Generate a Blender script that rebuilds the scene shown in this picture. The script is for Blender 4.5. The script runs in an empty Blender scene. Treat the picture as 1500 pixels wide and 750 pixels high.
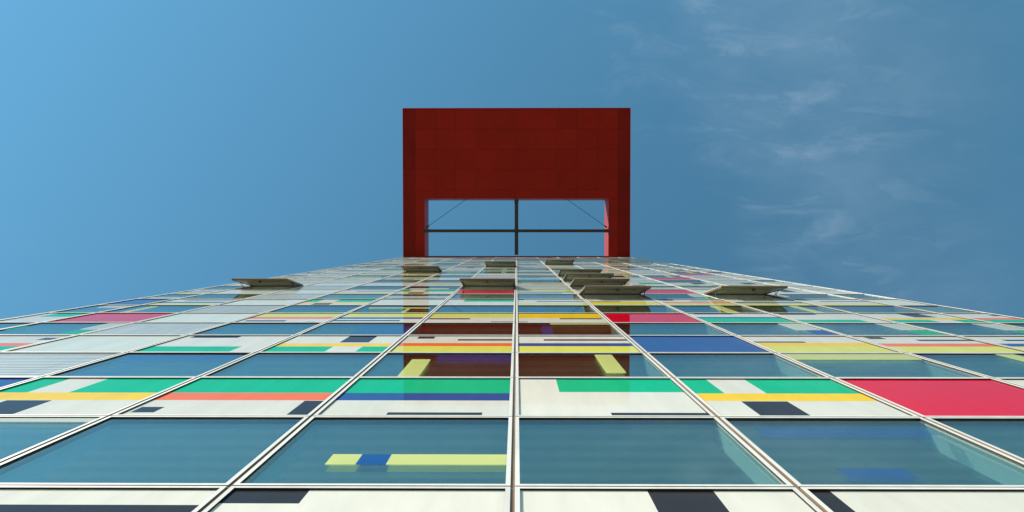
import bpy, math, random
from mathutils import Matrix, Vector
random.seed(7)
sc = bpy.context.scene
COL = sc.collection

# ------------------------------------------------------------------ camera
ROW, WID = 1.70, 1.787            # storey half height, panel width (m)
CAMZ, DIST = 1.6, 1.5526          # eye height, distance to the facade plane (y = 0)
Z0 = CAMZ + 2.509 * ROW           # bottom of window row 0
FPX = 1000.0
cam = bpy.data.cameras.new('camera'); cam.lens = 24.0; cam.sensor_width = 36.0
cam.clip_start = 0.05; cam.clip_end = 20000
co = bpy.data.objects.new('camera', cam); COL.objects.link(co); sc.camera = co
F = Vector((-7 / FPX, 24 / FPX, 1)).normalized()
Rv = Vector((1, 0, 0)); Rv = (Rv - F * Rv.dot(F)).normalized()
Uv = (-F).cross(Rv)
co.matrix_world = Matrix(((Rv.x, Uv.x, -F.x, 0.026), (Rv.y, Uv.y, -F.y, -DIST), (Rv.z, Uv.z, -F.z, CAMZ), (0, 0, 0, 1)))

# ------------------------------------------------------------------ sky, sun, exposure
SUN_EL, SUN_AZ = math.radians(35), math.radians(55)     # azimuth from the facade normal, to the left
to_sun = Vector((-math.sin(SUN_AZ) * math.cos(SUN_EL), -math.cos(SUN_AZ) * math.cos(SUN_EL), math.sin(SUN_EL)))
world = bpy.data.worlds.new('World'); sc.world = world; world.use_nodes = True
wt = world.node_tree; wt.nodes.clear()
def wn(t): return wt.nodes.new(t)
wo = wn('ShaderNodeOutputWorld'); bg = wn('ShaderNodeBackground'); sky = wn('ShaderNodeTexSky')
sky.sky_type = 'NISHITA'; sky.sun_disc = False; sky.sun_elevation = SUN_EL
sky.sun_rotation = math.atan2(to_sun.x, to_sun.y)
sky.air_density = 1.0; sky.dust_density = 0.0; sky.ozone_density = 1.6; sky.altitude = 50
bg.inputs['Strength'].default_value = 0.135
tc = wn('ShaderNodeTexCoord'); sx = wn('ShaderNodeSeparateXYZ')
wt.links.new(tc.outputs['Generated'], sx.inputs[0])
def wm(op, a, b=None, c=None, clamp=False):
    n = wn('ShaderNodeMath'); n.operation = op; n.use_clamp = clamp
    for i, v in enumerate((a, b, c)):
        if v is None: continue
        if isinstance(v, (int, float)): n.inputs[i].default_value = v
        else: wt.links.new(v, n.inputs[i])
    return n.outputs[0]
zc = wm('MAXIMUM', sx.outputs[2], 0.08)
px, py = wm('DIVIDE', sx.outputs[0], zc), wm('DIVIDE', sx.outputs[1], zc)   # cirrus deck seen in plan
cb = wn('ShaderNodeCombineXYZ'); wt.links.new(px, cb.inputs[0]); wt.links.new(py, cb.inputs[1])
def wnoise(scale, detail, rough, dist, rot, sxy):
    mp = wn('ShaderNodeMapping'); mp.inputs['Rotation'].default_value = (0, 0, math.radians(rot))
    mp.inputs['Scale'].default_value = (sxy[0], sxy[1], 1); wt.links.new(cb.outputs[0], mp.inputs[0])
    nz = wn('ShaderNodeTexNoise'); nz.inputs['Scale'].default_value = scale; nz.inputs['Detail'].default_value = detail
    nz.inputs['Roughness'].default_value = rough; nz.inputs['Distortion'].default_value = dist
    wt.links.new(mp.outputs[0], nz.inputs['Vector']); return nz.outputs[0]
n1 = wnoise(3.4, 9, .60, .55, 28, (1.0, 2.2)); n2 = wnoise(1.3, 4, .55, .4, 0, (1, 1)); n3 = wnoise(7.5, 8, .62, .7, -38, (1.0, 3.0))
w1 = wm('MULTIPLY_ADD', n1, 2.6, -1.0, True)
w2 = wm('MULTIPLY_ADD', n2, 5.0, -2.45, True)
w3 = wm('MULTIPLY_ADD', n3, 4.5, -2.35, True)
# a band of thin cirrus runs past the right-hand side of the tower
def sstep(v, lo, hi):
    n = wn('ShaderNodeMapRange'); n.interpolation_type = 'SMOOTHSTEP'; n.inputs[1].default_value = lo; n.inputs[2].default_value = hi; wt.links.new(v, n.inputs[0]); return n.outputs[0]
edge_x = wm('ADD', px, wm('MULTIPLY_ADD', n2, .75, -.375)); edge_x = wm('ADD', edge_x, wm('MULTIPLY_ADD', n3, .22, -.11))
band = wm('MULTIPLY', sstep(edge_x, .22, .42), wm('SUBTRACT', 1, sstep(edge_x, .42, .80)))
wisp = wm('ADD', wm('MULTIPLY_ADD', w1, .6, .16), wm('MULTIPLY', w3, .75))
cm = wm('MULTIPLY', wm('ADD', wm('MULTIPLY', band, wisp), wm('MULTIPLY', wm('MULTIPLY', w2, w3), .10)), 0.155, None, True)
mx = wn('ShaderNodeMixRGB'); wt.links.new(cm, mx.inputs[0])
wb = wn('ShaderNodeVectorMath'); wb.operation = 'MULTIPLY'; wb.inputs[1].default_value = (.60, 1.06, .96)   # the cool white balance of the picture
wt.links.new(sky.outputs[0], wb.inputs[0]); wt.links.new(wb.outputs[0], mx.inputs[1])
mx.inputs[2].default_value = (4.2, 5.0, 5.8, 1)
wt.links.new(mx.outputs[0], bg.inputs['Color']); wt.links.new(bg.outputs[0], wo.inputs[0])
sl = bpy.data.lights.new('sun', 'SUN'); sl.energy = 5.0; sl.angle = math.radians(.53); sl.color = (1, .93, .83)
so = bpy.data.objects.new('sun', sl); COL.objects.link(so); so.rotation_euler = to_sun.to_track_quat('Z', 'Y').to_euler()
so.location = to_sun * 120
vs = sc.view_settings; vs.view_transform = 'Standard'; vs.look = 'None'; vs.gamma = 1; vs.exposure = 0.45
sc.render.engine = 'CYCLES'
sc.cycles.max_bounces = 10; sc.cycles.transparent_max_bounces = 16; sc.cycles.glossy_bounces = 5

# ------------------------------------------------------------------ materials
def lin(r, g, b):
    return tuple(((c / 255) / 12.92 if c / 255 <= .04045 else ((c / 255 + .055) / 1.055) ** 2.4) for c in (r, g, b)) + (1,)
MATS = {}
def mat(name, col, rough=.3, spec=.5, metal=0, dirt=.06, scale=1.2, coat=0, streak=True, bump=0):
    m = bpy.data.materials.new(name); m.use_nodes = True; nt = m.node_tree; p = nt.nodes['Principled BSDF']
    p.inputs['Roughness'].default_value = rough; p.inputs['Metallic'].default_value = metal
    p.inputs['Specular IOR Level'].default_value = spec; p.inputs['Coat Weight'].default_value = coat
    p.inputs['Coat Roughness'].default_value = .02
    g = nt.nodes.new('ShaderNodeNewGeometry'); mp = nt.nodes.new('ShaderNodeMapping')
    mp.inputs['Scale'].default_value = (scale * 3, scale * 3, scale * .5) if streak else (scale,) * 3
    nz = nt.nodes.new('ShaderNodeTexNoise'); nz.inputs['Scale'].default_value = 1; nz.inputs['Detail'].default_value = 6; nz.inputs['Roughness'].default_value = .65
    cr = nt.nodes.new('ShaderNodeMapRange'); cr.inputs[1].default_value = .3; cr.inputs[2].default_value = .75
    cr.inputs[3].default_value = 1; cr.inputs[4].default_value = 1 - dirt * 2
    oi = nt.nodes.new('ShaderNodeObjectInfo'); rv = nt.nodes.new('ShaderNodeMapRange')
    rv.inputs[3].default_value = 1 - dirt; rv.inputs[4].default_value = 1 + dirt * .3
    ml = nt.nodes.new('ShaderNodeMath'); ml.operation = 'MULTIPLY'
    mxx = nt.nodes.new('ShaderNodeVectorMath'); mxx.operation = 'SCALE'; mxx.inputs[0].default_value = col[:3]
    L = nt.links.new
    L(g.outputs['Position'], mp.inputs[0]); L(mp.outputs[0], nz.inputs['Vector']); L(nz.outputs[0], cr.inputs[0])
    L(oi.outputs['Random'], rv.inputs[0]); L(cr.outputs[0], ml.inputs[0]); L(rv.outputs[0], ml.inputs[1])
    L(ml.outputs[0], mxx.inputs['Scale']); L(mxx.outputs[0], p.inputs['Base Color'])
    if bump:
        b = nt.nodes.new('ShaderNodeBump'); b.inputs['Strength'].default_value = bump; b.inputs['Distance'].default_value = .01
        L(nz.outputs[0], b.inputs['Height']); L(b.outputs[0], p.inputs['Normal'])
    MATS[name] = m; return m
PRINT = {'white': (.75, .69, .59), 'mint': (.76, .74, .62), 'green': (.0, .46, .21), 'amber': (.95, .58, .0), 'lime': (.76, .70, .12),
         'orange': (.95, .17, .04), 'black': (.034, .028, .028), 'blue': (.03, .085, .28), 'crimson': (.70, .002, .022)}
for k, v in PRINT.items():
    mat('glass_print_' + k, v, .02, .11, dirt=.075)
def print_film(k, v, op):
    m = bpy.data.materials.new('window_print_' + k); m.use_nodes = True; nt = m.node_tree; nt.nodes.clear()
    o = nt.nodes.new('ShaderNodeOutputMaterial'); d = nt.nodes.new('ShaderNodeBsdfDiffuse'); t = nt.nodes.new('ShaderNodeBsdfTranslucent')
    tr = nt.nodes.new('ShaderNodeBsdfTransparent'); a = nt.nodes.new('ShaderNodeMixShader'); b = nt.nodes.new('ShaderNodeMixShader')
    d.inputs[0].default_value = v + (1,); t.inputs[0].default_value = v + (1,); a.inputs[0].default_value = .46; b.inputs[0].default_value = op
    L = nt.links.new; L(d.outputs[0], a.inputs[1]); L(t.outputs[0], a.inputs[2]); L(tr.outputs[0], b.inputs[1]); L(a.outputs[0], b.inputs[2]); 
    gl = nt.nodes.new('ShaderNodeBsdfGlossy'); gl.inputs['Roughness'].default_value = .02; fr = nt.nodes.new('ShaderNodeFresnel'); fr.inputs[0].default_value = 1.4; gb = nt.nodes.new('ShaderNodeNewGeometry'); ff = nt.nodes.new('ShaderNodeMath'); ff.operation = 'MULTIPLY_ADD'
    bf = nt.nodes.new('ShaderNodeMath'); bf.operation = 'SUBTRACT'; bf.inputs[0].default_value = 1; L(gb.outputs['Backfacing'], bf.inputs[1]); ff.operation = 'MULTIPLY'; L(fr.outputs[0], ff.inputs[0]); L(bf.outputs[0], ff.inputs[1])
    e = nt.nodes.new('ShaderNodeMixShader'); L(ff.outputs[0], e.inputs[0]); L(b.outputs[0], e.inputs[1]); L(gl.outputs[0], e.inputs[2]); L(e.outputs[0] if op > .9 else b.outputs[0], o.inputs[0])
    MATS['film_' + k] = m
for k, v in PRINT.items():
    vv = tuple(min(.96, c * 1.3 + .03) for c in v)
    if k == 'lime': vv = (.97, .95, .34)
    print_film(k, (.004, .12, .62) if k == 'blue' else vv, .5 if k == 'blue' else 1.0)
def glass(name, tint, ior=1.5):
    m = bpy.data.materials.new(name); m.use_nodes = True; nt = m.node_tree; nt.nodes.clear()
    o = nt.nodes.new('ShaderNodeOutputMaterial'); tr = nt.nodes.new('ShaderNodeBsdfTransparent'); gl = nt.nodes.new('ShaderNodeBsdfGlossy')
    gl.inputs['Roughness'].default_value = 0.0
    gw = nt.nodes.new('ShaderNodeNewGeometry'); nw = nt.nodes.new('ShaderNodeTexNoise'); nw.inputs['Scale'].default_value = 1.7; nw.inputs['Detail'].default_value = 2
    bw = nt.nodes.new('ShaderNodeBump'); bw.inputs['Strength'].default_value = 1; bw.inputs['Distance'].default_value = .00035
    nt.links.new(gw.outputs['Position'], nw.inputs['Vector']); nt.links.new(nw.outputs[0], bw.inputs['Height']); nt.links.new(bw.outputs[0], gl.inputs['Normal'])
    gl.inputs[0].default_value = (.92, 1.0, .95, 1); tr.inputs[0].default_value = tint
    ge = nt.nodes.new('ShaderNodeNewGeometry'); dt = nt.nodes.new('ShaderNodeVectorMath'); dt.operation = 'DOT_PRODUCT'
    L = nt.links.new
    L(ge.outputs['Incoming'], dt.inputs[0]); L(ge.outputs['Normal'], dt.inputs[1])
    def M(op, a, b=None):
        n = nt.nodes.new('ShaderNodeMath'); n.operation = op
        for i, v in enumerate((a, b)):
            if v is None: continue
            if isinstance(v, (int, float)): n.inputs[i].default_value = v
            else: L(v, n.inputs[i])
        return n.outputs[0]
    c = M('MAXIMUM', M('ABSOLUTE', dt.outputs['Value']), .0005)      # Fresnel of a thin pane, same from both sides
    g = M('SQRT', M('ADD', M('MULTIPLY', c, c), ior * ior - 1))
    a = M('DIVIDE', M('SUBTRACT', g, c), M('ADD', g, c))
    bq = M('DIVIDE', M('SUBTRACT', M('MULTIPLY', c, M('ADD', g, c)), 1), M('ADD', M('MULTIPLY', c, M('SUBTRACT', g, c)), 1))
    R = M('MULTIPLY', M('MULTIPLY', M('MULTIPLY', a, a), .5), M('ADD', 1, M('MULTIPLY', bq, bq)))
    T = M('DIVIDE', M('MULTIPLY', R, 2), M('ADD', R, 1))
    ms = nt.nodes.new('ShaderNodeMixShader'); L(T, ms.inputs[0]); L(tr.outputs[0], ms.inputs[1]); L(gl.outputs[0], ms.inputs[2]); L(ms.outputs[0], o.inputs[0])
    MATS[name] = m
glass('outer_glass', (.80, .95, .91, 1)); glass('inner_glass', (.82, .95, .92, 1), 1.9)
mat('white_aluminium', (.82, .76, .69), .38, .5, dirt=.10, scale=2.5)
mat('gasket_slat_shade', (.012, .010, .010), .6, .3, dirt=.1)
mat('bronze_gasket', (.30, .19, .11), .5, .4, dirt=.2, scale=6)
mat('ceiling_plaster', (.80, .74, .62), .8, .2, dirt=.08)
mat('fin_paint', (.55, .60, .58), .6, .3, dirt=.08)
mat('core_wall', (.5, .46, .42), .8, .2, dirt=.1)
mat('blind_slat', (.58, .60, .57), .22, .5, dirt=.12, scale=1.6, bump=.5)
mat('olive_reflection', (.50, .42, .20), .25, .5, dirt=.1); mat('sash_rail', (.13, .10, .055), .4, .5, dirt=.1)
mat('lining_and_reflection', (.88, .87, .70), .12, .6, dirt=.06)
mat('dark_metal', (.02, .016, .014), .45, .5, dirt=.1)
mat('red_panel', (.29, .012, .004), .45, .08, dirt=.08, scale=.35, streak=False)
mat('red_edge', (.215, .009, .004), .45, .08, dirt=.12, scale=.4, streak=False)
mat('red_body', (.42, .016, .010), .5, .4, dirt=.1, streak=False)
mat('dark_steel', (.030, .018, .014), .5, .4, dirt=.1)
mat('render_grey', (.42, .42, .40), .7, .3, dirt=.1)
mat('plinth_stone', (.24, .23, .22), .6, .3, dirt=.15, bump=.2)

nt = MATS['ceiling_plaster'].node_tree; P = nt.nodes['Principled BSDF']; lk = P.inputs['Base Color'].links[0]; src = lk.from_socket
wv = nt.nodes.new('ShaderNodeTexWave'); wv.bands_direction = 'Y'; wv.inputs['Scale'].default_value = 3.2; wv.inputs['Distortion'].default_value = .6; wv.inputs['Detail'].default_value = 3
gp = nt.nodes.new('ShaderNodeNewGeometry'); nt.links.new(gp.outputs['Position'], wv.inputs['Vector'])
mr = nt.nodes.new('ShaderNodeMapRange'); mr.inputs[3].default_value = .62; nt.links.new(wv.outputs['Fac'], mr.inputs[0])
vm = nt.nodes.new('ShaderNodeVectorMath'); vm.operation = 'SCALE'; nt.links.new(src, vm.inputs[0]); nt.links.new(mr.outputs[0], vm.inputs['Scale']); nt.links.new(vm.outputs[0], P.inputs['Base Color'])
# ------------------------------------------------------------------ helpers
def mesh(name, verts, faces, mats, idx=None):
    me = bpy.data.meshes.new(name); me.from_pydata(verts, [], faces)
    for m in mats: me.materials.append(MATS[m])
    if idx: me.polygons.foreach_set('material_index', idx)
    me.update(); return me
def obj(name, me, parent=None, loc=(0, 0, 0), rot=(0, 0, 0)):
    o = bpy.data.objects.new(name, me); COL.objects.link(o); o.location = loc; o.rotation_euler = rot
    if parent: o.parent = parent
    return o
class MB:
    def __init__(s): s.v, s.f, s.i = [], [], []
    def quad(s, a, b, c, d, m=0):
        n = len(s.v); s.v += [a, b, c, d]; s.f.append((n, n + 1, n + 2, n + 3)); s.i.append(m)
    def box(s, x0, x1, y0, y1, z0, z1, m=0):
        n = len(s.v)
        s.v += [(x, y, z) for z in (z0, z1) for y in (y0, y1) for x in (x0, x1)]
        for f in ((0, 2, 3, 1), (4, 5, 7, 6), (0, 1, 5, 4), (2, 6, 7, 3), (0, 4, 6, 2), (1, 3, 7, 5)):
            s.f.append(tuple(n + k for k in f)); s.i.append(m)
    def bar(s, p, q, r, m=0, seg=6):
        p, q = Vector(p), Vector(q); d = (q - p).normalized(); a = d.orthogonal().normalized(); b = d.cross(a); n = len(s.v)
        for e in (p, q):
            for k in range(seg):
                t = 2 * math.pi * k / seg; s.v.append(tuple(e + a * math.cos(t) * r + b * math.sin(t) * r))
        for k in range(seg):
            s.f.append((n + k, n + (k + 1) % seg, n + seg + (k + 1) % seg, n + seg + k)); s.i.append(m)
        s.f.append(tuple(n + k for k in reversed(range(seg)))); s.i.append(m)
        s.f.append(tuple(n + seg + k for k in range(seg))); s.i.append(m)
    def mesh(s, name, mats): return mesh(name, s.v, s.f, mats, s.i)

# ------------------------------------------------------------------ the setting
gm = mat('pavement_stone', (.30, .29, .27), .75, .3, dirt=.15, scale=.8, streak=False, bump=.3)
m = MB(); m.quad((-4000, -4000, 0), (4000, -4000, 0), (4000, 4000, 0), (-4000, 4000, 0))
g = obj('pavement', m.mesh('pavement', ['pavement_stone'])); g['kind'] = 'structure'

# ------------------------------------------------------------------ the tower
NROW_LO, NROW_HI = -3, 33
HALF = 0.59
def edge(n):                       # x of mullion n, -6..6
    if n == -6: return -(5 + HALF) * WID
    if n == 6: return (5 + HALF) * WID
    return n * WID
XL, XR = edge(-6), edge(6)
ZTOP = Z0 + NROW_HI * ROW
tower = bpy.data.objects.new('office_tower', None); COL.objects.link(tower); tower.location = (0, 0, 0)
tower['label'] = 'tall office tower clad in multicoloured printed glass panels under a red roof canopy'
tower['category'] = 'building'

# core, slabs, sides
DEEP = 24.0
m = MB(); m.box(XL + .02, XR - .02, 7.6, 8.0, 0, ZTOP - .1); obj('core_wall', m.mesh('core_wall', ['core_wall']), tower)
for s, n in ((XL, 1), (XR, -1)):
    m = MB(); m.box(min(s + .002 * n, s + .16 * n), max(s + .002 * n, s + .16 * n), .075, DEEP, 0, ZTOP); obj('side_wall', m.mesh('side_wall', ['render_grey']), tower)
m = MB(); m.box(XL + .2, XR - .2, DEEP - .3, DEEP, 0, ZTOP); obj('rear_wall', m.mesh('rear_wall', ['render_grey']), tower)
m = MB(); m.box(XL - .02, XR + .02, -.03, .05, 0, Z0 + NROW_LO * ROW - .01); obj('plinth', m.mesh('plinth', ['plinth_stone']), tower)
m = MB(); m.box(XL + .17, XR - .17, .2, DEEP - .31, ZTOP - .02, ZTOP + .12); obj('roof', m.mesh('roof', ['render_grey']), tower)
slab = MB(); slab.box(XL + .17, XR - .17, .075, 7.59, .03, ROW - .03); slab = slab.mesh('floor_slab', ['ceiling_plaster'])
for j in range(NROW_LO, NROW_HI):
    if j % 2: obj('floor_slab', slab, tower, (0, 0, Z0 + j * ROW))
fin = MB(); fin.box(-.028, .028, .035, .22, 0, ROW - .002); fin = fin.mesh('mullion_fin', ['fin_paint'])
# bronze joints behind the gaps
ml = MB(); ml.box(-.03, .03, .011, .034, Z0 + NROW_LO * ROW, ZTOP); ml = ml.mesh('mullion', ['bronze_gasket'])
for n in range(-5, 6): obj('mullion', ml, tower, (edge(n), 0, 0))
for s in (-6, 6):
    m = MB(); m.box(-.012, .012, -.002, .072, Z0 + NROW_LO * ROW, ZTOP); obj('corner_trim', m.mesh('corner_trim', ['white_aluminium']), tower, (edge(s) + (.011 if s > 0 else -.011), 0, 0))
tm = MB(); tm.box(XL, XR, .0125, .0335, -.022, .022); tm = tm.mesh('transom', ['bronze_gasket'])
for j in range(NROW_LO, NROW_HI + 1): obj('transom', tm, tower, (0, 0, Z0 + j * ROW))

# panel pieces, local origin at the lower left corner of the cell on the facade plane
GAPX, GAPZ, FWX, FWZ, REC = .014, .008, .031, .031, .014
_fr = {}
def frame_mesh(w, lip=.0012):
    k = (round(w, 4), lip)
    if k in _fr: return _fr[k]
    b = MB()
    o = [(GAPX, GAPZ), (w - GAPX, GAPZ), (w - GAPX, ROW - GAPZ), (GAPX, ROW - GAPZ)]
    i = [(GAPX + FWX, GAPZ + FWZ), (w - GAPX - FWX, GAPZ + FWZ), (w - GAPX - FWX, ROW - GAPZ - FWZ), (GAPX + FWX, ROW - GAPZ - FWZ)]
    for q in range(4):
        r = (q + 1) % 4
        P = lambda a, y: (a[0], y, a[1])
        b.quad(P(o[q], 0), P(o[r], 0), P(i[r], 0), P(i[q], 0), 0)
        b.quad(P(i[q], 0), P(i[r], 0), P(i[r], lip), P(i[q], lip), 0); b.quad(P(i[q], lip), P(i[r], lip), P(i[r], REC + .002), P(i[q], REC + .002), 1)
        b.quad(P(o[r], 0), P(o[q], 0), P(o[q], .024), P(o[r], .024), 2)
    _fr[k] = b.mesh('panel_frame', ['white_aluminium', 'gasket_slat_shade', 'bronze_gasket']); return _fr[k]
def inner(w): return GAPX + FWX - .001, w - GAPX - FWX + .001, GAPZ + FWZ - .001, ROW - GAPZ - FWZ + .001
_pn = {}
def pane_mesh(w, kind):
    k = (round(w, 4), kind)
    if k not in _pn:
        x0, x1, z0, z1 = inner(w); b = MB(); b.quad((x0, 0, z0), (x1, 0, z0), (x1, 0, z1), (x0, 0, z1)); _pn[k] = b.mesh(kind, [kind])
    return _pn[k]
_pl = {}
def plate_mesh(w, base, patches):
    k = (round(w, 4), base, tuple(patches))
    if k in _pl: return _pl[k]
    x0, x1, z0, z1 = inner(w)
    xs = {x0, x1}; zs = {z0, z1}; rc = []
    for c, u0, u1, v0, v1 in patches:
        a, b_, e, f = [min(max(t, lo), hi) for t, lo, hi in ((u0 * w, x0, x1), (u1 * w, x0, x1), (v0 * ROW, z0, z1), (v1 * ROW, z0, z1))]
        rc.append((c, a, b_, e, f)); xs |= {a, b_}; zs |= {e, f}
    xs, zs = sorted(xs), sorted(zs); names = ['glass_print_' + base]; b = MB()
    for X0, X1 in zip(xs, xs[1:]):
        for Zb, Zt in zip(zs, zs[1:]):
            cx, cz = (X0 + X1) / 2, (Zb + Zt) / 2; c = base
            for q in rc:
                if q[1] < cx < q[2] and q[3] < cz < q[4]: c = q[0]
            nm = 'glass_print_' + c
            if nm not in names: names.append(nm)
            b.quad((X0, REC, Zb), (X1, REC, Zb), (X1, REC, Zt), (X0, REC, Zt), names.index(nm))
    _pl[k] = b.mesh('spandrel_panel', names); return _pl[k]
def blind_mesh(w, y=.0):
    b = MB(); z = .06
    while z < ROW - .14:
        b.quad((.05, .034 - y, z), (w - .05, .034 - y, z), (w - .05, .034 - y, z + .088), (.05, .034 - y, z + .088), 0)
        b.quad((.05, .041 - y, z), (w - .05, .041 - y, z), (w - .05, .034 - y, z), (.05, .034 - y, z), 1)  # black underside and gap put the shade between slats into the colour
        b.quad((.05, .041 - y, z - .02), (w - .05, .041 - y, z - .02), (w - .05, .041 - y, z), (.05, .041 - y, z), 1)
        z += .1075
    b.box(.05, w - .05, .036 - y, .07 - y, ROW - .075, ROW - .045)
    return b.mesh('blind', ['blind_slat', 'gasket_slat_shade'])
BLIND = blind_mesh(WID); LOUVRE = blind_mesh(WID, .026)

# ---- printed patterns: (colour, u0, u1, v0, v1), u to the right, v upwards, later ones on top
B, W_, G, A, L_, O, BL, C = 'black', 'white', 'green', 'amber', 'lime', 'orange', 'blue', 'crimson'
T = {
 'mint': ('mint', ()), 'crimson': (C, ()), 'blue': (BL, ()), 'white': (W_, ()),
 'g_gap': (W_, ((G, 0, 1, .57, 1), (W_, .2, .44, .57, 1), (A, 0, 1, .38, .57), (B, .23, .48, 0, .37))),
 'g_or': (W_, ((G, 0, 1, .57, 1), (O, 0, 1, .38, .57), (B, .05, .17, .1, .22), (B, .86, 1, 0, .37))),
 'g_bl': (W_, ((G, 0, 1, .57, 1), (BL, 0, 1, .38, .57), (B, .36, .84, .03, .11))),
 'g_half': (W_, ((G, .26, 1, .6, 1), (B, .49, 1, .03, .11))),
 'gl_half': (W_, ((G, 0, .76, 0, .35), (B, .09, .52, .86, .97))),
 'gl_gap': (W_, ((G, 0, .51, 0, .35), (G, .75, 1, 0, .35), (A, 0, 1, .35, .53), (B, .5, .75, .58, 1))),
 'gl_or': (W_, ((G, 0, 1, 0, .35), (O, 0, 1, .35, .53), (B, .8, .95, .72, .86))),
 'gl_bl': (W_, ((G, 0, 1, 0, .5), (BL, 0, 1, .5, .62), (B, .1, .55, .9, 1))),
 'l_or': (W_, ((L_, 0, 1, 0, .38), (O, 0, 1, .38, .55), (B, .13, .28, .82, .95), (B, .5, 1, .7, .79))),
 'l_bl': (W_, ((L_, 0, 1, 0, .38), (BL, 0, 1, .38, .55), (B, .25, 1, .7, .79))),
 'l_am': (W_, ((L_, 0, 1, 0, .4), (A, 0, 1, .4, .58), (B, .03, .48, .59, .66))),
 'lt_or': (W_, ((L_, 0, 1, .58, 1), (O, 0, 1, .4, .58), (B, .08, .52, .14, .26), (B, .76, .87, .03, .12))),
 'lt_bl': (W_, ((L_, 0, 1, .58, 1), (BL, 0, 1, .4, .56), (B, .04, .75, .17, .28))),
 'lt': (W_, ((L_, 0, 1, .55, 1), (B, .04, .5, .36, .47), (B, .74, 1, .05, .15))),
 'at': (W_, ((A, 0, 1, .5, 1), (B, .49, .96, .38, .48), (B, 0, .13, .04, .14))),
 'bt': (W_, ((B, 0, .97, .5, .835),)),
 'b_corner': (W_, ((B, 0, .29, .85, 1),)),
 'b_mid': (W_, ((B, .47, .70, .45, 1),)),
 'b_left': (W_, ((B, 0, .105, .3, 1),)),
 'w_lb': (W_, ((L_, 0, 1, 0, .35), (B, .3, .96, .6, .7), (B, 0, .12, .9, 1))),
}
SP = {(-1, -3): 'bt', (-1, -2): 'bt', (-1, -1): 'b_corner', (-1, 0): 'b_mid', (-1, 1): 'b_left', (-1, 2): 'bt',
      (1, -5): 'mint', (1, -4): 'blue', (1, -3): 'g_gap', (1, -2): 'g_or', (1, -1): 'g_bl', (1, 0): 'g_half', (1, 1): 'g_gap', (1, 2): 'crimson', (1, 3): 'white', (1, 4): 'g_or',
      (3, -6): 'gl_or', (3, -5): 'gl_or', (3, -4): 'mint', (3, -3): 'gl_half', (3, -2): 'gl_gap', (3, -1): 'l_or', (3, 0): 'l_bl', (3, 1): 'blue', (3, 2): 'l_am', (3, 3): 'l_or', (3, 4): 'l_bl', (3, 5): 'gl_half',
      (5, -6): 'g_half', (5, -5): 'crimson', (5, -4): 'mint', (5, -3): 'lt_or', (5, -2): 'lt_bl', (5, -1): 'lt', (5, 0): 'at', (5, 1): 'crimson', (5, 2): 'gl_bl', (5, 3): 'gl_half', (5, 4): 'gl_gap', (5, 5): 'gl_or',
      (7, -6): 'blue', (7, -5): 'l_bl', (7, -4): 'mint', (7, -3): 'g_gap', (7, -2): 'mint', (7, -1): 'g_half', (7, 0): 'w_lb', (7, 1): 'l_am', (7, 2): 'l_or', (7, 3): 'l_bl', (7, 4): 'w_lb', (7, 5): 'mint',
      (9, -4): 'mint', (9, -1): 'crimson', (9, 2): 'crimson', (9, 5): 'mint', (11, 5): 'mint', (13, 3): 'crimson', (15, 4): 'crimson'}
POOL = ['mint'] * 4 + ['white'] + ['lt_or', 'lt_bl', 'lt', 'l_or', 'l_bl', 'l_am', 'w_lb', 'w_lb', 'g_gap', 'g_half', 'gl_half', 'gl_gap', 'gl_bl', 'at', 'bt', 'b_mid', 'blue']
# window prints; 'depth' 0 = on the outer pane, 1 = blue film inside
frame_r = ((W_, .74, 1, .45, 1), (G, .76, 1, 0, .40), (G, 0, .07, .4, .72))
WP = {(0, -3): ((W_, 0, 1, .9, 1),), (0, -1): ((L_, .267, .386, .257, .39), (BL, .386, .505, .257, .39), (L_, .505, .99, .257, .39)),
      (0, 1): (('film', .12, .915, .707, .83), ('film', .243, .5, .115, .242)),
      (2, -4): 'blind', (2, -3): (('film', .08, .98, .70, .93), ('film', .12, .42, .1, .22)),
      (2, -1): ((L_, .25, .385, 0, .71), ('film', .42, 1, .72, .94)), (2, 0): ((L_, .605, .735, .2, .93), ('film', 0, 1, .03, .08)),
      (2, 2): ((L_, 0, 1, .73, 1),), (2, 3): ((L_, .66, .8, .3, 1),), (2, 4): ((L_, 0, .1, 0, 1),),
      (4, -5): frame_r, (4, -4): 'blind', (4, -2): (('film', .45, 1, 0, .8),), (4, 0): (('film', .26, .36, 0, .8), (L_, .36, .98, .9, 1)),
      (4, 2): ((W_, .73, 1, .45, 1), (BL, .8, 1, 0, .42)), (4, 3): frame_r, (4, 4): frame_r,
      (6, -6): ((W_, .3, 1, .7, 1),), (6, -5): ((L_, .22, .31, 0, .85),), (6, -4): 'blind', (6, -2): ((L_, .12, .9, .62, .72), (L_, .62, .66, .1, .62)),
      (6, 0): (('film', .2, .36, 0, .9),), (6, 2): ((L_, .56, .69, 0, 1),), (6, 3): ((L_, .6, .7, 0, 1),), (6, 5): 'blind', (8, -4): 'blind', (8, -3): 'blind', (8, 2): ((W_, .74, 1, .5, 1), (G, .76, 1, 0, .45)),
      (8, 4): ((W_, .0, .2, .5, 1),), (12, -4): 'blind', (10, 5): 'blind', (14, 4): 'blind', (16, -4): 'blind'}
OPEN = {(10, -5), (16, -3), (10, -1), (20, -1), (22, 1), (14, 1), (12, 1), (10, 1), (8, 1), (8, 3)}
WPOOL = [None] * 4 + ['blind'] * 2 + [((W_, 0, 1, .3, .6), (B, .2, .8, .1, .2)),  ((L_, .6, .72, 0, 1),), ((W_, 0, 1, .7, 1),), frame_r, ((W_, .1, .8, .2, .4),)]

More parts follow.
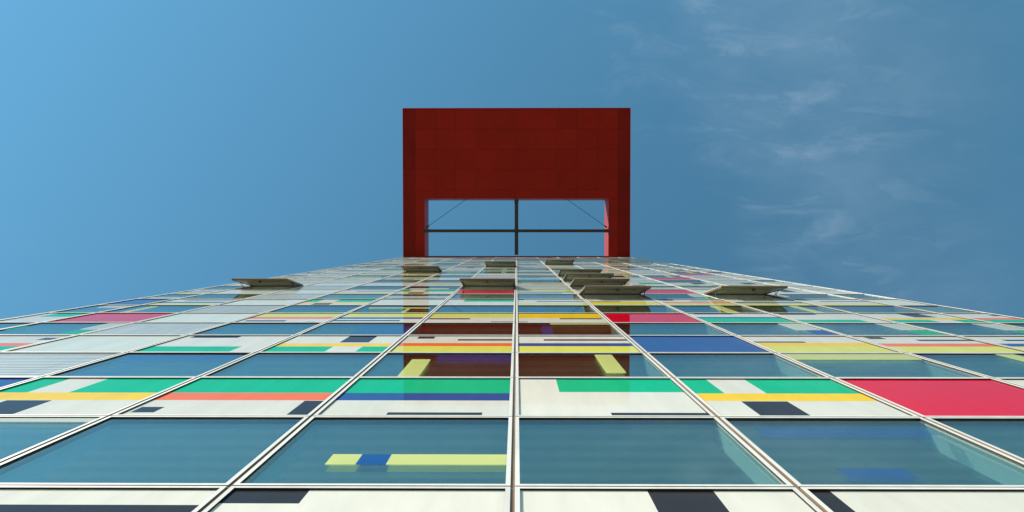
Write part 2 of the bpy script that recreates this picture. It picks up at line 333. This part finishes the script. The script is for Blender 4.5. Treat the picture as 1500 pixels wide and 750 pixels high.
def add_prints(win, w, prints, yoff=.0):
    x0, x1, z0, z1 = inner(w)
    for c, u0, u1, v0, v1 in prints:
        a, b_ = max(u0 * w, x0), min(u1 * w, x1); e, f = max(v0 * ROW, z0), min(v1 * ROW, z1)
        if b_ - a < .005 or f - e < .005: continue
        q = MB()
        if c == 'film':
            y = REC + .004; q.quad((a, y, e), (b_, y, e), (b_, y, f), (a, y, f)); me = q.mesh('blue_film', ['film_blue']); nm = 'blue_film'
        else:
            y = REC - .0045
            q.quad((a, y, e), (b_, y, e), (b_, y, f), (a, y, f)); me = q.mesh('printed_field', ['film_solid_blue' if c == BL else 'film_' + c]); nm = 'printed_field'
        obj(nm, me, win)
PR = random.Random(11)
print_film('solid_blue', (.02, .13, .45), 1.0)
def jit(a=.0009): return ((PR.random() - .5) * 2 * a, 0, (PR.random() - .5) * 2 * a)

# open sash: the whole glazed unit swung out at its foot, hinged at the head
SWING = .30
def sash_meshes():
    L0 = math.hypot(ROW, .0) - .04
    fr = MB(); w = WID - .05
    for (x0, x1, z0, z1) in ((0, w, -L0, -L0 + .075), (0, w, -.075, 0), (0, .075, -L0 + .075, -.075), (w - .075, w, -L0 + .075, -.075)):
        fr.box(x0, x1, .0, .056, z0, z1, 0)
        fr.box(x0 + .006, x1 - .006, -.012, -.0005, z0 + .006, z1 - .006, 1)
    return fr.mesh('sash_frame', ['sash_rail', 'white_aluminium']), w, L0
SASH, SW, SL = sash_meshes()
q = MB(); q.quad((.07, -.004, -SL + .07), (SW - .07, -.004, -SL + .07), (SW - .07, -.004, -.07), (.07, -.004, -.07)); SPANE = q.mesh('sash_pane', ['outer_glass'])
q = MB(); q.box(.08, SW - .08, .03, .05, -SL + .076, -SL * .62); SINNER = q.mesh('sash_dim_reflection', ['olive_reflection'])  # added opaque sheet, its olive colour imitates a dim reflection in the glass
q = MB(); q.box(.08, SW - .08, .03, .05, -SL * .62 + .002, -.08); SUPPER = q.mesh('sash_pale_reflection', ['lining_and_reflection'])  # added sheet, brighter reflected light painted in as a pale colour
q = MB(); q.box(SW / 2 - .015, SW / 2 + .015, .0565, .10, -SL + .01, -SL + .16); q.box(SW / 2 - .05, SW / 2 + .05, .10, .12, -SL + .06, -SL + .10); SHAND = q.mesh('sash_handle', ['dark_metal'])
q = MB()
for (x0, x1, z0, z1) in ((.012, WID - .012, .008, .06), (.012, WID - .012, ROW - .06, ROW - .008), (.012, .06, .06, ROW - .06), (WID - .06, WID - .012, .06, ROW - .06)):
    q.box(x0, x1, .036, .20, z0, z1)
LINING = q.mesh('window_lining', ['lining_and_reflection'])
EDGE_MATS = None

for j in range(NROW_LO, NROW_HI):
    for c in range(-6, 6):
        x0, x1 = edge(c), edge(c + 1); w = x1 - x0; z = Z0 + j * ROW
        if j % 2 == 0:
            if (j, c) in OPEN:
                win = obj('open_window', LINING, tower, (x0, 0, z))
                th = math.asin(SWING / SL)
                s = obj('sash', SASH, win, (.025, -.034, ROW - .02), (-th, 0, 0))
                obj('pane', SPANE, win, (.025, -.034, ROW - .02), (-th, 0, 0))
                obj('dim_reflection', SINNER, win, (.025, -.034, ROW - .02), (-th, 0, 0)); obj('pale_reflection', SUPPER, win, (.025, -.034, ROW - .02), (-th, 0, 0))
                obj('handle', SHAND, win, (.025, -.034, ROW - .02), (-th, 0, 0))
                for sx_ in (.07, WID - .07):
                    q = MB(); q.bar((sx_, .05, .95), (sx_, -.24, .45), .010); q.bar((sx_, .05, .55), (sx_, -.17, .85), .008)
                    obj('stay', q.mesh('stay', ['dark_metal']), win)
                continue
            win = obj('window', frame_mesh(w, .0012 if j < 8 else .008), tower, (x0, 0, z))
            r = jit()
            r2 = jit()
            p = WP.get((j, c))
            if p is None and j >= 8 or (p is None and j < -1): p = PR.choice(WPOOL)
            lv = p == 'blind' and (c == -4 or j >= 9)
            if not lv: obj('outer_pane', pane_mesh(w, 'outer_glass'), win, (0, REC, 0), r)
            if p != 'blind': obj('inner_pane', pane_mesh(w, 'inner_glass'), win, (0, REC + .022, 0), (r[0] + r2[0] * .4, 0, r[2] + r2[2] * .4))
            if p == 'blind':
                obj('louvre', LOUVRE if abs(w - WID) < .01 else blind_mesh(w, .026), win) if lv else obj('blind', BLIND if abs(w - WID) < .01 else blind_mesh(w), win)
            elif p: add_prints(win, w, p)
        else:
            key = SP.get((j, c)) or ('mint' if c == -4 and j < 12 else PR.choice(POOL))
            base, pt = T[key]
            s = obj('spandrel_panel', plate_mesh(w, base, pt), tower, (x0, 0, z), jit(.0006)); obj('frame', frame_mesh(w, .0012 if j < 8 else .008), s, (0, -.0005, 0))
for j in range(NROW_LO, NROW_HI):
    if j % 2 == 0:
        for n in range(-5, 6): obj('window_fin', fin, tower, (edge(n), .0, Z0 + j * ROW))

# ------------------------------------------------------------------ the red canopy on the roof
ZS = ZTOP + .03                    # underside
TH = 2.7; YO = -13.08; YH = -5.17; XH = 8.13; YB = 3.0
body = MB()
zb = ZS + .05
body.box(XL, XR, YO + .002, YH, zb, zb + TH)                       # front slab
body.box(XL, -XH, YH + .001, YB, zb, zb + TH); body.box(XH, XR, YH + .001, YB, zb, zb + TH)   # the two arms
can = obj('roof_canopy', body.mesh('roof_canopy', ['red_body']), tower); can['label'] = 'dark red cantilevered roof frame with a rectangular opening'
g_ = .014
def soffit(x0, x1, y0, y1, mt):
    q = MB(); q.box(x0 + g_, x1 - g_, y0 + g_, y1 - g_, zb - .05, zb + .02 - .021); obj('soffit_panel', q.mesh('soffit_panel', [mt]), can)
ys = [YO]
while ys[-1] + WID < -.05: ys.append(ys[-1] + WID)
ys.append(-.03)
for a, b_ in zip(ys, ys[1:]):
    for n in range(-6, 6):
        x0, x1 = edge(n), edge(n + 1)
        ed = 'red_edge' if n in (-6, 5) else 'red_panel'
        segs = [(x0, x1, a, b_)]
        if b_ > YH + .01:
            yy = min(max(a, YH), b_)
            segs = []
            if yy - a > .05: segs.append((x0, x1, a, yy))
            if x0 < -XH: segs.append((x0, min(x1, -XH), yy, b_))
            elif x1 > XH: segs.append((max(x0, XH), x1, yy, b_))
        for sgm in segs: soffit(*sgm, ed)
# lip round the outer edge
q = MB(); q.box(XL - .03, XR + .03, YO - .06, YO - .001, zb - .10, zb + TH); obj('fascia', q.mesh('fascia', ['red_body']), can)
for s in (-1, 1):
    q = MB(); X = XL if s < 0 else XR; q.box(min(X + .001 * s, X + .05 * s), max(X + .001 * s, X + .05 * s), YO, YB, zb - .10, zb + TH); obj('fascia', q.mesh('fascia', ['red_body']), can)
# steel in the opening
q = MB(); q.box(-.16, .16, YH + .005, -.2, zb - .02, zb + .45); obj('steel_beam', q.mesh('steel_beam', ['dark_steel']), can)
for s in (-1, 1):
    q = MB(); q.box(min(s * .165, s * (XH + .25)), max(s * .165, s * (XH + .25)), -2.46, -2.20, zb - .058, zb + .30); obj('steel_beam', q.mesh('steel_beam', ['dark_steel']), can)
    q = MB(); q.bar((s * 4.45, YH + .02, zb + .25), (s * (XH - .1), -2.62, zb + .25), .022); q.bar((s * (XH - .35), -2.80, zb + .25), (s * (XH - .1), -2.62, zb + .25), .07)
    obj('tie_rod', q.mesh('tie_rod', ['dark_steel']), can)
for px_, py_ in ((0, -2.33), (-XH + .22, -2.33), (XH - .22, -2.33), (0, YH + .25)):      # joint plates under the crossings
    q = MB(); q.box(px_ - .19, px_ + .19, py_ - .15, py_ + .15, zb - .085, zb - .062)
    for bx_ in (-.13, .13):
        for by_ in (-.1, .1): q.bar((px_ + bx_, py_ + by_, zb - .085), (px_ + bx_, py_ + by_, zb - .11), .03)
    obj('gusset_plate', q.mesh('gusset_plate', ['dark_steel']), can)
q = MB(); q.box(-XH + .003, XH - .003, -.10, .18, ZTOP + .012, ZTOP + .30); obj('coping', q.mesh('coping', ['red_edge']), can)
